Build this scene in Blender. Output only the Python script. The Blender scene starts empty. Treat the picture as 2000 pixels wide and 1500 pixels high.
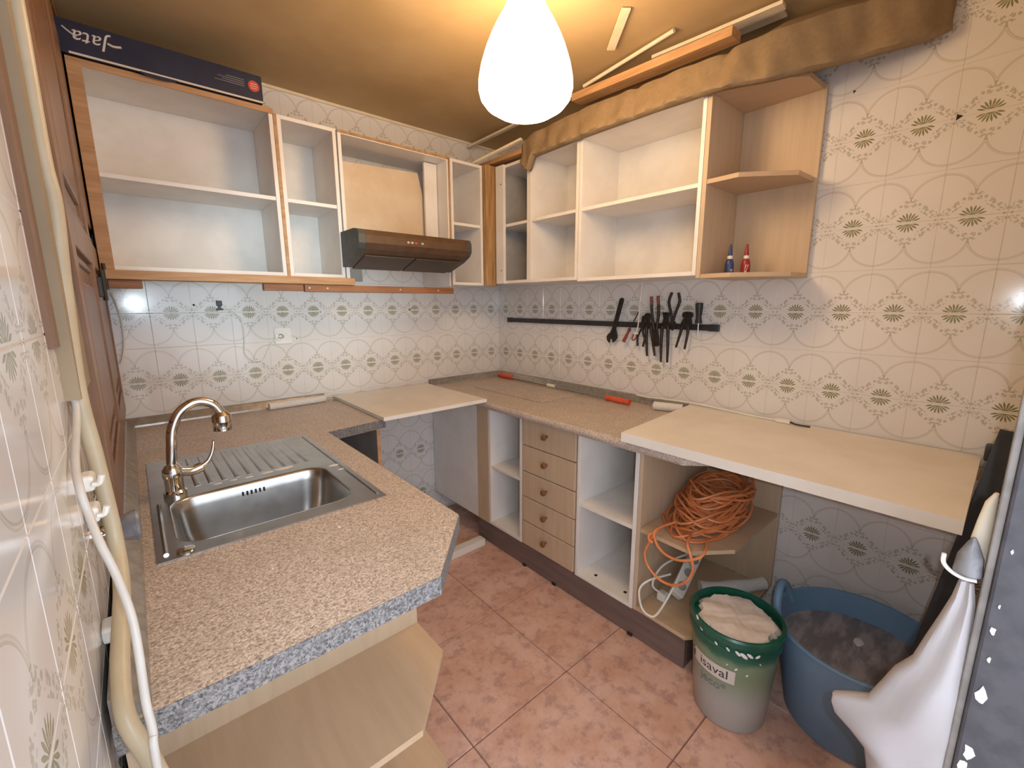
import bpy, bmesh, math, random
from mathutils import Vector, Matrix
random.seed(7)
SC = bpy.context.scene
COL = SC.collection
PI = math.pi
V = Vector

# ------------------------------------------------------------------ camera
CAM = V((-2.0142, -2.4602, 1.4071))
yaw, pitch, roll = 0.715048, -0.183198, -0.002991
Fv = V((math.sin(yaw)*math.cos(pitch), math.cos(yaw)*math.cos(pitch), math.sin(pitch)))
r0 = Fv.cross(V((0, 0, 1))).normalized(); u0 = r0.cross(Fv)
Rv = r0*math.cos(roll) + u0*math.sin(roll); Uv = -r0*math.sin(roll) + u0*math.cos(roll)
cd = bpy.data.cameras.new('camera'); cam = bpy.data.objects.new('camera', cd); COL.objects.link(cam)
cd.sensor_width = 36; cd.lens = 15.2675; cd.clip_start = 0.01; cd.clip_end = 50
M = Matrix((Rv, Uv, -Fv)).transposed().to_4x4(); M.translation = CAM
cam.matrix_world = M
SC.camera = cam
# ------------------------------------------------------------------ world, added patch spot, flash, exposure
w = bpy.data.worlds.new('world'); SC.world = w; w.use_nodes = True
w.node_tree.nodes['Background'].inputs[0].default_value = (0.78, 0.86, 1.0, 1)
w.node_tree.nodes['Background'].inputs[1].default_value = 2.35
SC.cycles.max_bounces = 6; SC.cycles.diffuse_bounces = 4; SC.cycles.glossy_bounces = 4; SC.cycles.caustics_reflective = False; SC.cycles.caustics_refractive = False
SC.view_settings.view_transform = 'Standard'
SC.view_settings.look = 'None'
SC.view_settings.exposure = 0.55
SC.view_settings.gamma = 1.0
SC.view_settings.use_curve_mapping = False
fl = bpy.data.lights.new('added_patch_spot', 'SPOT'); fl.energy = 66; fl.color = (0.72, 0.92, 1.0)  # added narrow beam that brightens the cool patch on the back wall and cabinet
fl.shadow_soft_size = 0.006; fl.spot_size = math.radians(33); fl.spot_blend = 1.0
flo = bpy.data.objects.new('added_patch_spot', fl); COL.objects.link(flo)
flo.location = CAM + Rv*0.025 + Uv*0.012 - Fv*0.01
aim = (Fv + Rv*(-0.50) + Uv*(0.205)).normalized()
flo.rotation_euler = aim.to_track_quat('-Z', 'Y').to_euler()
fl2 = bpy.data.lights.new('phone_flash_wide', 'SPOT'); fl2.energy = 14; fl2.color = (0.80, 0.90, 1.0)
fl2.shadow_soft_size = 0.006; fl2.spot_size = math.radians(118); fl2.spot_blend = 0.8
flo2 = bpy.data.objects.new('phone_flash_wide', fl2); COL.objects.link(flo2)
flo2.location = CAM + Rv*0.035 + Uv*0.012 - Fv*0.01; flo2.rotation_euler = (Fv + Rv*0.08 - Uv*0.2).normalized().to_track_quat('-Z', 'Y').to_euler()
LAMP_COL = (1.0, 0.68, 0.37); LAMP_STRENGTH = 17.8

# ------------------------------------------------------------------ materials
MATS = {}
class NT:
    def __init__(s, name):
        s.m = bpy.data.materials.new(name); s.m.use_nodes = True
        s.t = s.m.node_tree; s.n = s.t.nodes; s.b = s.n['Principled BSDF']
    def new(s, t, **kw):
        n = s.n.new(t)
        for k, v in kw.items(): setattr(n, k, v)
        return n
    def link(s, a, b): s.t.links.new(a, b)
    def val(s, x, sock):
        if hasattr(x, 'links') or hasattr(x, 'is_output'): s.link(x, sock)
        else: sock.default_value = x
    def math(s, op, a, b=None, c=None, clamp=False):
        n = s.new('ShaderNodeMath', operation=op, use_clamp=clamp)
        s.val(a, n.inputs[0])
        if b is not None: s.val(b, n.inputs[1])
        if c is not None: s.val(c, n.inputs[2])
        return n.outputs[0]
    def mix(s, f, a, b):
        n = s.new('ShaderNodeMix', data_type='RGBA')
        s.val(f, n.inputs[0])
        for x, i in ((a, 6), (b, 7)):
            if isinstance(x, tuple): n.inputs[i].default_value = (*x[:3], 1)
            else: s.link(x, n.inputs[i])
        return n.outputs[2]
    def ramp(s, f, lo, hi):
        n = s.new('ShaderNodeMapRange', interpolation_type='SMOOTHSTEP'); n.inputs[1].default_value = lo; n.inputs[2].default_value = hi
        s.link(f, n.inputs[0]); return n.outputs[0]
    def pos(s, scale=(1, 1, 1), obj=False):
        if obj: o = s.new('ShaderNodeTexCoord').outputs['Object']
        else: o = s.new('ShaderNodeNewGeometry').outputs['Position']
        mp = s.new('ShaderNodeMapping'); mp.inputs['Scale'].default_value = scale; s.link(o, mp.inputs[0]); return mp.outputs[0]
    def noise(s, vec, scale, detail=3, rough=.55):
        n = s.new('ShaderNodeTexNoise'); n.inputs['Scale'].default_value = scale; n.inputs['Detail'].default_value = detail; n.inputs['Roughness'].default_value = rough
        s.link(vec, n.inputs['Vector']); return n.outputs[0]
    def voro(s, vec, scale):
        n = s.new('ShaderNodeTexVoronoi'); n.inputs['Scale'].default_value = scale; s.link(vec, n.inputs['Vector']); return n.outputs[0]
    def col(s, c):
        if isinstance(c, tuple): s.b.inputs['Base Color'].default_value = (*c[:3], 1)
        else: s.link(c, s.b.inputs['Base Color'])
    def bump(s, h, strength=.2, dist=.002):
        n = s.new('ShaderNodeBump'); n.inputs['Strength'].default_value = strength; n.inputs['Distance'].default_value = dist
        s.link(h, n.inputs['Height']); s.link(n.outputs[0], s.b.inputs['Normal'])
    def done(s, rough=.5, metal=0, spec=.5, coat=0):
        s.b.inputs['Roughness'].default_value = rough; s.b.inputs['Metallic'].default_value = metal
        s.b.inputs['Specular IOR Level'].default_value = spec; s.b.inputs['Coat Weight'].default_value = coat
        MATS[s.m.name] = s.m; return s.m
def mottled(name, c1, c2, scale=8, rough=.5, metal=0, stretch=(1, 1, 1), detail=4, bump=0, spec=.5, lo=.35, hi=.65, coat=0):
    t = NT(name); p = t.pos(stretch); n = t.noise(p, scale, detail)
    t.col(t.mix(t.ramp(n, lo, hi), c1, c2))
    if bump: t.bump(n, bump)
    return t.done(rough, metal, spec, coat)
def build_tile():
    t = NT('tile'); uv = t.new('ShaderNodeUVMap').outputs[0]
    sp = t.new('ShaderNodeSeparateXYZ'); t.link(uv, sp.inputs[0]); u, v = sp.outputs[0], sp.outputs[1]
    su = t.math('SUBTRACT', u, .5); dx = t.math('ABSOLUTE', su)
    # half daisy on the v = 0 edge
    r = t.math('SQRT', t.math('ADD', t.math('MULTIPLY', su, su), t.math('MULTIPLY', v, v)))
    th = t.math('ARCTAN2', v, su); c = t.math('COSINE', t.math('MULTIPLY', th, 18.0))
    lim = t.math('MULTIPLY_ADD', c, .040, .172)
    inside = t.math('LESS_THAN', r, lim)
    gap = t.math('GREATER_THAN', t.math('ADD', c, t.math('MULTIPLY', t.math('LESS_THAN', r, .06), 1.0)), -.55)
    fl = t.math('MULTIPLY', t.math('MULTIPLY', inside, gap), t.math('GREATER_THAN', v, .030))
    # big arcs
    mu = t.math('SUBTRACT', .5, dx); dv = t.math('SUBTRACT', v, .39)
    d = t.math('SQRT', t.math('ADD', t.math('MULTIPLY', mu, mu), t.math('MULTIPLY', dv, dv)))
    def line(R, wd): return t.math('LESS_THAN', t.math('ABSOLUTE', t.math('SUBTRACT', d, R)), wd)
    arc = t.math('MAXIMUM', line(.502, .009), t.math('MULTIPLY', line(.532, .008), .75))
    arc = t.math('MAXIMUM', arc, t.math('MULTIPLY', line(.516, .022), .35))
    arc = t.math('MULTIPLY', arc, t.math('GREATER_THAN', v, .44))
    # garland on a diamond
    e = t.math('ABSOLUTE', t.math('SUBTRACT', v, t.math('MULTIPLY_ADD', dx, -.84, .455)))
    band = t.math('LESS_THAN', t.math('MULTIPLY', e, .76), .072)
    mp = t.new('ShaderNodeCombineXYZ'); t.link(dx, mp.inputs[0]); t.link(v, mp.inputs[1])
    vr = t.voro(mp.outputs[0], 17.0); nz = t.noise(mp.outputs[0], 27.0, 1)
    blob = t.math('MULTIPLY', t.math('LESS_THAN', vr, .50), t.math('GREATER_THAN', nz, .41))
    gar = t.math('MULTIPLY', band, blob)
    p = t.pos(); dirt = t.noise(p, 2.2, 3)
    base = t.mix(t.ramp(dirt, .35, .7), (.76, .73, .70), (.70, .67, .635))
    cc = t.mix(t.math('MULTIPLY', arc, .52), base, (.42, .37, .29))
    cc = t.mix(t.math('MULTIPLY', gar, .60), cc, t.mix(t.ramp(nz, .42, .6), (.34, .29, .22), (.30, .30, .19)))
    cc = t.mix(t.math('MULTIPLY', fl, .9), cc, (.19, .185, .062))
    t.col(cc); t.bump(t.noise(p, 9, 1), .04, .004)
    return t.done(.13, 0, .5)
build_tile()
def build_granite():
    t = NT('granite'); p = t.pos((1, 1, 1)); ps = t.pos((95, 190, 140))
    g = t.noise(ps, 1.0, 3, .7); f = t.noise(p, 260, 2, .7); big = t.noise(p, 9, 3)
    base = t.mix(t.ramp(g, .35, .62), (.33, .265, .215), (.62, .51, .42))
    base = t.mix(t.ramp(f, .50, .66), base, (.76, .66, .57))
    base = t.mix(t.math('MULTIPLY', t.ramp(f, .46, .32), .75), base, (.15, .125, .105))
    base = t.mix(t.math('MULTIPLY', t.ramp(big, .40, .70), .25), base, (.34, .28, .21))
    t.col(base); return t.done(.38, 0, .45)
build_granite()
def build_granite_edge():
    t = NT('granite_edge'); p = t.pos(); a = t.noise(p, 240, 3, .75); b = t.noise(p, 110, 2, .6)
    base = t.mix(t.ramp(a, .38, .6), (.06, .06, .062), (.31, .295, .28)); base = t.mix(t.math('MULTIPLY', t.ramp(b, .45, .62), .5), base, (.16, .15, .145))
    t.col(base); return t.done(.35, 0, .45)
build_granite_edge()
def build_floor():
    t = NT('terracotta'); p = t.pos(); a = t.noise(p, 7, 5, .65); b = t.noise(p, 19, 4, .65); c = t.noise(p, 60, 3)
    base = t.mix(t.ramp(a, .35, .65), (.60, .345, .25), (.72, .475, .38))
    base = t.mix(t.math('MULTIPLY', t.ramp(b, .47, .66), .62), base, (.38, .215, .18))
    base = t.mix(t.math('MULTIPLY', t.ramp(c, .45, .75), .25), base, (.68, .50, .42))
    t.col(base); t.bump(c, .08, .002); return t.done(.42, 0, .4)
build_floor()
def wood(name, c1, c2, stretch=(30, 30, 3), scale=1.0, rough=.5, coat=0):
    t = NT(name); p = t.pos(stretch); n = t.noise(p, scale, 5, .6); q = t.noise(t.pos(), 3, 2)
    cc = t.mix(t.ramp(n, .3, .7), c1, c2); cc = t.mix(t.math('MULTIPLY', t.ramp(q, .4, .7), .3), cc, c1)
    t.col(cc); t.bump(n, .06, .001); return t.done(rough, 0, .4, coat)
wood('tan', (.52, .385, .255), (.58, .435, .29), (26, 26, 2.5), 1.6, .5)
wood('tan_flat', (.52, .365, .23), (.57, .405, .26), (26, 3, 26), 1.6, .55)
wood('post_wood', (.30, .165, .065), (.50, .30, .13), (45, 45, 4), 1.2, .6)
wood('orange_wood', (.40, .215, .095), (.55, .325, .165), (4, 45, 45), 1.2, .6)
wood('red_wood', (.21, .085, .038), (.34, .15, .065), (4, 45, 45), 1.2, .6)
wood('plank_wood', (.42, .215, .085), (.56, .33, .16), (45, 4, 45), 1.2, .6)
wood('brown_wood', (.165, .078, .034), (.26, .135, .066), (30, 30, 2.5), 1.5, .35)
wood('knob_wood', (.16, .075, .03), (.24, .115, .05), (60, 60, 60), 1, .3)
wood('plinth', (.155, .105, .088), (.20, .14, .118), (3, 3, 30), 1.3, .45)
mottled('ceiling', (.45, .31, .15), (.51, .36, .19), 3, .8, bump=.03)
mottled('grout', (.60, .55, .48), (.66, .61, .54), 30, .9)
mottled('floor_grout', (.20, .115, .085), (.25, .15, .115), 30, .9)
mottled('melamine', (.80, .76, .71), (.74, .70, .645), 6, .42)
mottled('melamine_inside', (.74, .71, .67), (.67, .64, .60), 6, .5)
mottled('board_white', (.80, .755, .69), (.74, .69, .61), 5, .5)
mottled('plywood', (.72, .58, .42), (.62, .48, .31), 4, .5)
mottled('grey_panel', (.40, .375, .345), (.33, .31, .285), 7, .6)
mottled('steel', (.50, .49, .47), (.42, .41, .39), 14, .27, 1.0, (1, 1, 1))
mottled('chrome', (.74, .73, .71), (.78, .77, .75), 3, .07, 1.0)
mottled('lip', (.33, .30, .265), (.25, .225, .195), 40, .2, .25, (1, 1, 1), spec=.7)
mottled('hood_brown', (.105, .062, .036), (.13, .078, .046), 20, .36, .35)
mottled('hood_side', (.06, .066, .058), (.075, .08, .07), 20, .45, .2)
mottled('hood_mesh', (.075, .058, .044), (.095, .072, .054), 200, .5, .3)
mottled('black', (.018, .016, .015), (.03, .026, .024), 30, .45)
mottled('iron', (.022, .018, .016), (.045, .034, .028), 60, .42, .5)
mottled('black_blue', (.018, .022, .03), (.03, .035, .045), 20, .5)
mottled('orange_cable', (.64, .20, .065), (.70, .25, .09), 20, .45)
mottled('orange_grip', (.72, .105, .045), (.60, .08, .035), 30, .45)
mottled('red_grip', (.20, .04, .03), (.25, .05, .04), 30, .4)
mottled('white_plastic', (.80, .77, .70), (.74, .71, .64), 20, .35)
mottled('cream_plastic', (.50, .41, .27), (.46, .375, .245), 20, .4)
mottled('cable_white', (.60, .565, .51), (.56, .525, .47), 20, .4)
mottled('fluff', (.80, .78, .74), (.62, .60, .56), 300, .95, bump=.8)
mottled('cloth', (.275, .19, .105), (.245, .168, .09), 60, .9, bump=.1)
mottled('navy', (.012, .014, .035), (.018, .02, .045), 10, .4)
mottled('red_print', (.50, .05, .03), (.55, .06, .04), 10, .5)
mottled('ink_white', (.62, .56, .50), (.66, .60, .54), 10, .5)
mottled('ink_dark', (.035, .03, .04), (.045, .04, .05), 10, .5)
mottled('ink_grey', (.16, .155, .16), (.2, .195, .2), 10, .6)
mottled('blue_plastic', (.15, .27, .41), (.17, .29, .44), 8, .5)
mottled('green_paint', (.010, .085, .055), (.016, .11, .07), 20, .28)
mottled('plaster', (.78, .69, .62), (.66, .58, .52), 16, .85, bump=.5)
mottled('sludge', (.22, .205, .21), (.42, .37, .37), 10, .5, stretch=(1, 3, 1), bump=.5)
mottled('splash', (.80, .78, .75), (.74, .72, .7), 10, .5)
mottled('dark_paint', (.060, .058, .066), (.085, .08, .088), 30, .5)
mottled('jamb_edge', (.20, .18, .16), (.26, .235, .21), 30, .55)
mottled('bag_plastic', (.40, .365, .355), (.375, .34, .33), 4, .42)
mottled('cream_cloth', (.82, .74, .60), (.76, .68, .54), 10, .8)
mottled('grey_rubber', (.13, .125, .13), (.22, .21, .215), 40, .4)
mottled('blue_bottle', (.025, .05, .16), (.03, .06, .19), 20, .35)
mottled('red_bottle', (.27, .018, .02), (.32, .022, .026), 20, .35)
mottled('grey_strip', (.30, .29, .28), (.34, .33, .32), 20, .5)
mottled('beige_strip', (.33, .245, .145), (.29, .21, .12), 5, .6)
mottled('trim_white', (.80, .70, .52), (.74, .64, .46), 15, .5)
mottled('hole_dark', (.02, .018, .016), (.03, .027, .024), 15, .9)
def build_bucket():
    t = NT('bucket_print'); p = t.pos(); sp = t.new('ShaderNodeSeparateXYZ'); t.link(p, sp.inputs[0])
    n = t.noise(p, 25, 3); z = t.math('MULTIPLY_ADD', n, .03, sp.outputs[2])
    c = t.mix(t.ramp(z, .10, .245), (.42, .43, .40), (.20, .27, .17)); c = t.mix(t.ramp(z, .275, .305), c, (.02, .12, .075))
    t.col(c); return t.done(.32)
build_bucket()
def build_lamp():
    t = NT('lamp_glass'); t.col((.9, .85, .75)); t.b.inputs['Emission Color'].default_value = (*LAMP_COL, 1); t.b.inputs['Emission Strength'].default_value = LAMP_STRENGTH
    return t.done(.3)
build_lamp()

# ------------------------------------------------------------------ mesh helpers
ORG = {}
def tag(o, label=None, cat=None, group=None, kind=None):
    for k, v in (('label', label), ('category', cat), ('group', group), ('kind', kind)):
        if v: o[k] = v
    return o
def thing(name, label, cat, loc=(0, 0, 0), group=None, kind=None):
    o = bpy.data.objects.new(name, None); COL.objects.link(o); o.location = loc; o.empty_display_size = .05
    ORG[o.name] = V(loc)
    return tag(o, label, cat, group, kind)
class B:
    def __init__(s): s.bm = bmesh.new()
    def box(s, a, b, bev=0.0):
        x0, x1 = sorted((a[0], b[0])); y0, y1 = sorted((a[1], b[1])); z0, z1 = sorted((a[2], b[2]))
        vs = [s.bm.verts.new(q) for q in ((x0, y0, z0), (x1, y0, z0), (x1, y1, z0), (x0, y1, z0), (x0, y0, z1), (x1, y0, z1), (x1, y1, z1), (x0, y1, z1))]
        fs = [s.bm.faces.new([vs[i] for i in f]) for f in ((3, 2, 1, 0), (4, 5, 6, 7), (0, 1, 5, 4), (1, 2, 6, 5), (2, 3, 7, 6), (3, 0, 4, 7))]
        if bev: bmesh.ops.bevel(s.bm, geom=list({e for f in fs for e in f.edges}), offset=bev, segments=2, affect='EDGES', profile=.5)
        return s
    def obox(s, c, ax, ay, az, bev=0.0):
        """oriented box: centre and three half axes"""
        c, ax, ay, az = V(c), V(ax), V(ay), V(az)
        vs = [s.bm.verts.new(c + i*ax + j*ay + k*az) for k in (-1, 1) for i, j in ((-1, -1), (1, -1), (1, 1), (-1, 1))]
        fs = [s.bm.faces.new([vs[i] for i in f]) for f in ((3, 2, 1, 0), (4, 5, 6, 7), (0, 1, 5, 4), (1, 2, 6, 5), (2, 3, 7, 6), (3, 0, 4, 7))]
        if bev: bmesh.ops.bevel(s.bm, geom=list({e for f in fs for e in f.edges}), offset=bev, segments=2, affect='EDGES', profile=.5)
        bmesh.ops.recalc_face_normals(s.bm, faces=s.bm.faces)
        return s
    def loft(s, rings, closed=True, cap=True):
        L = [[s.bm.verts.new(p) for p in r] for r in rings]; n = len(L[0])
        for a, b in zip(L, L[1:]):
            for i in range(n if closed else n-1):
                j = (i+1) % n; s.bm.faces.new((a[i], a[j], b[j], b[i]))
        if cap and closed: s.bm.faces.new(list(reversed(L[0]))); s.bm.faces.new(L[-1])
        bmesh.ops.recalc_face_normals(s.bm, faces=s.bm.faces)
        return s
    def tube(s, pts, r, n=10, smooth=6, cap=True):
        pts = [V(p) for p in pts]
        if smooth and len(pts) > 2:
            q = [pts[0]*2-pts[1]] + pts + [pts[-1]*2-pts[-2]]; out = []; 
            for i in range(1, len(q)-2):
                for k in range(smooth):
                    t = k/smooth; a, b, c, d = q[i-1], q[i], q[i+1], q[i+2]
                    out.append(.5*((2*b)+(c-a)*t+(2*a-5*b+4*c-d)*t*t+(3*b-a-3*c+d)*t*t*t))
            pts = out + [pts[-1]]
        T = [(pts[min(i+1, len(pts)-1)]-pts[max(i-1, 0)]).normalized() for i in range(len(pts))]
        u = T[0].orthogonal().normalized(); rings = []
        for i, (p, t) in enumerate(zip(pts, T)):
            u = (u - t*u.dot(t)).normalized(); w_ = t.cross(u)
            ri = r(i/(len(pts)-1)) if callable(r) else r
            rings.append([p + (u*math.cos(2*PI*k/n)+w_*math.sin(2*PI*k/n))*ri for k in range(n)])
        return s.loft(rings, True, cap)
    def lathe(s, prof, c=(0, 0, 0), axis=(0, 0, 1), n=32, cap=True, sx=1, sy=1):
        ax = V(axis).normalized(); u = ax.orthogonal().normalized() if abs(ax.z) < .999 else V((1, 0, 0)); w_ = ax.cross(u); c = V(c)
        return s.loft([[c + ax*h + (u*math.cos(2*PI*k/n)*sx+w_*math.sin(2*PI*k/n)*sy)*max(r, 1e-4) for k in range(n)] for r, h in prof], True, cap)
    def prism(s, poly, f0, f1):
        """poly: list of 2D pts; f0/f1 map 2D pt -> 3D"""
        a = [s.bm.verts.new(f0(p)) for p in poly]; b = [s.bm.verts.new(f1(p)) for p in poly]; n = len(poly)
        s.bm.faces.new(a); s.bm.faces.new(list(reversed(b)))
        for i in range(n): s.bm.faces.new((a[i], b[i], b[(i+1) % n], a[(i+1) % n]))
        bmesh.ops.recalc_face_normals(s.bm, faces=s.bm.faces); return s
    def zprism(s, poly, z0, z1): return s.prism(poly, lambda p: (p[0], p[1], z0), lambda p: (p[0], p[1], z1))
    def holed(s, outer, holes, z0, z1):
        """flat slab with holes"""
        loops = [outer]+holes; top = []; edges = []
        for L in loops:
            vs = [s.bm.verts.new((p[0], p[1], z1)) for p in L]; top.append(vs)
            edges += [s.bm.edges.new((vs[i], vs[(i+1) % len(vs)])) for i in range(len(vs))]
        r = bmesh.ops.triangle_fill(s.bm, use_beauty=True, use_dissolve=False, edges=edges)
        fs = [g for g in r['geom'] if isinstance(g, bmesh.types.BMFace)]
        ex = bmesh.ops.extrude_face_region(s.bm, geom=fs)
        vs = [g for g in ex['geom'] if isinstance(g, bmesh.types.BMVert)]
        bmesh.ops.translate(s.bm, verts=vs, vec=(0, 0, z0-z1))
        bmesh.ops.recalc_face_normals(s.bm, faces=s.bm.faces); return s
    def build(s, name, mat, parent=None, smooth=False, mats=None, **kw):
        me = bpy.data.meshes.new(name)
        if parent is not None:
            o0 = ORG[parent.name]
        else:
            zs = [v.co for v in s.bm.verts]
            o0 = V(((min(v.x for v in zs)+max(v.x for v in zs))/2, (min(v.y for v in zs)+max(v.y for v in zs))/2, min(v.z for v in zs)))
        bmesh.ops.translate(s.bm, verts=s.bm.verts, vec=-o0)
        s.bm.to_mesh(me); s.bm.free()
        o = bpy.data.objects.new(name, me); COL.objects.link(o)
        if parent is not None: o.parent = parent; ORG[o.name] = o0
        else: o.location = o0; ORG[o.name] = o0
        for mm in ([mat]+(mats or [])): me.materials.append(MATS[mm])
        if smooth:
            for p in me.polygons: p.use_smooth = True
            try: me.set_sharp_from_angle(angle=math.radians(38))
            except Exception: pass
        return tag(o, **kw)
def tube(name, pts, r, mat, parent=None, n=10, smooth=6, **kw): return B().tube(pts, r, n, smooth).build(name, mat, parent, True, **kw)
def text_verts(txt, size, shear=0.0):
    cu = bpy.data.curves.new('t', 'FONT'); cu.body = txt; cu.size = size; cu.shear = shear; cu.resolution_u = 3; cu.extrude = 0; cu.align_x = 'CENTER'; cu.align_y = 'CENTER'
    ob = bpy.data.objects.new('t', cu); COL.objects.link(ob); dg = bpy.context.evaluated_depsgraph_get(); me = bpy.data.meshes.new_from_object(ob.evaluated_get(dg))
    vs = [v.co.copy() for v in me.vertices]; fs = [tuple(p.vertices) for p in me.polygons]
    bpy.data.objects.remove(ob); bpy.data.curves.remove(cu); bpy.data.meshes.remove(me); return vs, fs
def text(name, txt, size, fn, mat, parent, shear=0.0):
    vs, fs = text_verts(txt, size, shear); b = B(); L = [b.bm.verts.new(fn(v.x, v.y)) for v in vs]
    for f in fs:
        try: b.bm.faces.new([L[i] for i in f])
        except ValueError: pass
    return b.build(name, mat, parent)

# ------------------------------------------------------------------ room shell
XL, YF, ZC = -2.10, -2.52, 2.42
def shell(name, a, b, mat): return B().box(a, b).build(name, mat, kind='structure')
wall_back = shell('wall_back', (XL-.1, .0012, 0), (.1, .1, ZC), 'grout')
wall_right = shell('wall_right', (.0012, -2.62, 0), (.1, .0012, ZC), 'grout')
wall_left = shell('wall_left', (XL-.1, -2.62, 0), (XL-.0012, .0012, ZC), 'grout')
wall_front = shell('wall_front', (-1.10, -2.62, 0), (.005, YF, ZC), 'melamine')
floor = shell('floor', (XL-.1, -3.3, -.1), (.1, .1, -.004), 'floor_grout')
ceiling = shell('ceiling', (XL-.1, -3.3, ZC), (.1, .1, ZC+.1), 'ceiling')
# one shared wall tile (pattern half-flower on its lower edge)
T, h = .15, .0745
tm = bpy.data.meshes.new('wall_tile')
vv = [(-h, 0, -h), (h, 0, -h), (h, 0, h), (-h, 0, h)]; i_ = h-.0012
vv += [(-i_, -.0012, -i_), (i_, -.0012, -i_), (i_, -.0012, i_), (-i_, -.0012, i_)]
tm.from_pydata(vv, [], [(4, 5, 6, 7), (0, 1, 5, 4), (1, 2, 6, 5), (2, 3, 7, 6), (3, 0, 4, 7)])
ul = tm.uv_layers.new(name='UVMap')
for lp in tm.loops:
    c = tm.vertices[lp.vertex_index].co; ul.data[lp.index].uv = (c.x/T+.5, c.z/T+.5)
tm.materials.append(MATS['tile'])
def tiles(parent, f, rz, cols, rows, skip=lambda c, k: False):
    for c in range(cols):
        for k in range(*rows):
            if skip(c, k): continue
            o = bpy.data.objects.new('tile', tm); COL.objects.link(o); o.parent = parent
            ctr = f(c, 1.37+T*(k+.5))
            o.location = V(ctr)-ORG[parent.name]
            # even rows: flower at the bottom edge, odd rows turned upside down
            o.rotation_euler = (0, 0 if k % 2 == 0 else PI, rz)
            j = .001
            o.rotation_euler[0] += random.uniform(-j, j)
tiles(wall_back, lambda c, z: (-(c+.5)*T, .0012, z), 0, 14, (-9, 7))
tiles(wall_right, lambda c, z: (.0012, -(c+.5)*T, z), -PI/2, 17, (-9, 7))
tiles(wall_left, lambda c, z: (XL-.0012, -(c+.5)*T, z), PI/2, 17, (-9, 7), lambda c, k: c < 8 and k >= -2)
# floor tiles
fm = bpy.data.meshes.new('floor_tile'); S = .445; a = S/2-.0018; a2 = a-.002
fm.from_pydata([(-a, -a, -.004), (a, -a, -.004), (a, a, -.004), (-a, a, -.004), (-a2, -a2, 0), (a2, -a2, 0), (a2, a2, 0), (-a2, a2, 0)], [], [(4, 5, 6, 7), (0, 1, 5, 4), (1, 2, 6, 5), (2, 3, 7, 6), (3, 0, 4, 7)])
fm.materials.append(MATS['terracotta'])
for i in range(5):
    for j in range(7):
        o = bpy.data.objects.new('tile', fm); COL.objects.link(o); o.parent = floor
        o.location = V((-.9+S*(1.5-i), -1.495+S*(2.5-j)+S, 0))-ORG[floor.name]
shell('trim_4', (XL, -.012, ZC-.012), (0, -.0005, ZC), 'trim_white')['label'] = 'thin pale cornice bead along the top of the back wall'
# wooden shuttered window on the left wall
win = thing('window_1', None, None, (XL, -.68, .965), kind='structure')
win['label'] = 'dark brown wooden shutter with raised mouldings on the left wall'
def wb(n, y0, y1, z0, z1, x1, m='brown_wood', p=win, bev=.003): return B().box((XL-.004, y0, z0), (x1, y1, z1), bev).build(n, m, p)
wb('shutter_panel', -1.36, -.003, .965, 2.415, -2.088)
for y0, y1 in ((-1.36, -1.27), (-.72, -.62), (-.10, -.003)): wb('stile', y0, y1, .965, 2.415, -2.076)
for z0, z1 in ((.965, 1.06), (1.52, 1.60), (2.33, 2.415)): wb('rail', -1.27, -.10, z0, z1, -2.0765)
for y0, y1 in ((-1.255, -.735), (-.605, -.115)):
    for z0, z1 in ((1.075, 1.505), (1.615, 2.315)):
        wb('raised_panel', y0+.05, y1-.05, z0+.05, z1-.05, -2.079, bev=.006)
        for q in ((y0, z0, y0+.012, z1), (y1-.012, z0, y1, z1), (y0, z0, y1, z0+.012), (y0, z1-.012, y1, z1)): wb('moulding', q[0], q[2], q[1], q[3], -2.081, bev=.004)
for y, z in ((-.33, 1.50), (-.62, 1.46)):
    hg = B().box((-2.078, y-.02, z-.03), (-2.066, y+.02, z+.03), .003).tube([(-2.064, y, z-.04), (-2.064, y, z+.05)], .006, 8, 0).build('hinge', 'black', win)
tr = shell('trim_1', (XL, -1.575, 1.27), (-2.083, -1.365, 2.418), 'beige_strip'); tr['label'] = 'flat beige board down the left wall beside the shutter'
tr = shell('trim_2', (XL, -1.64, 1.35), (-2.094, -1.576, 2.418), 'brown_wood'); tr['label'] = 'thin dark brown strip edging the beige board'
# door jamb beside the camera
jm = thing('trim_3', None, None, (-1.12, -2.54, 0), kind='structure'); jm['label'] = 'dark grey painted door jamb with chipped white spots'
B().box((-1.14, -2.62, 0), (-1.10, -2.488, ZC), .004).build('jamb_board', 'dark_paint', jm)
B().box((-1.135, -2.4878, 0), (-1.105, -2.479, ZC), .002).build('edge_strip', 'jamb_edge', jm)
for z, s_ in ((1.07, .003), (.985, .003), (.945, .006), (.90, .004), (.84, .012), (.74, .012), (.71, .012), (.67, .012), (.63, .008)):
    yy = -2.500+random.uniform(-.002, .002)
    pts = [(yy+math.cos(t)*s_*.5*random.uniform(.6, 1.2), z+math.sin(t)*s_*1.2*random.uniform(.7, 1.2)) for t in [k*PI/4 for k in range(8)]]
    B().prism(pts, lambda p: (-1.1402, p[0], p[1]), lambda p: (-1.1412, p[0], p[1])).build('paint_chip', 'splash', jm)

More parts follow.
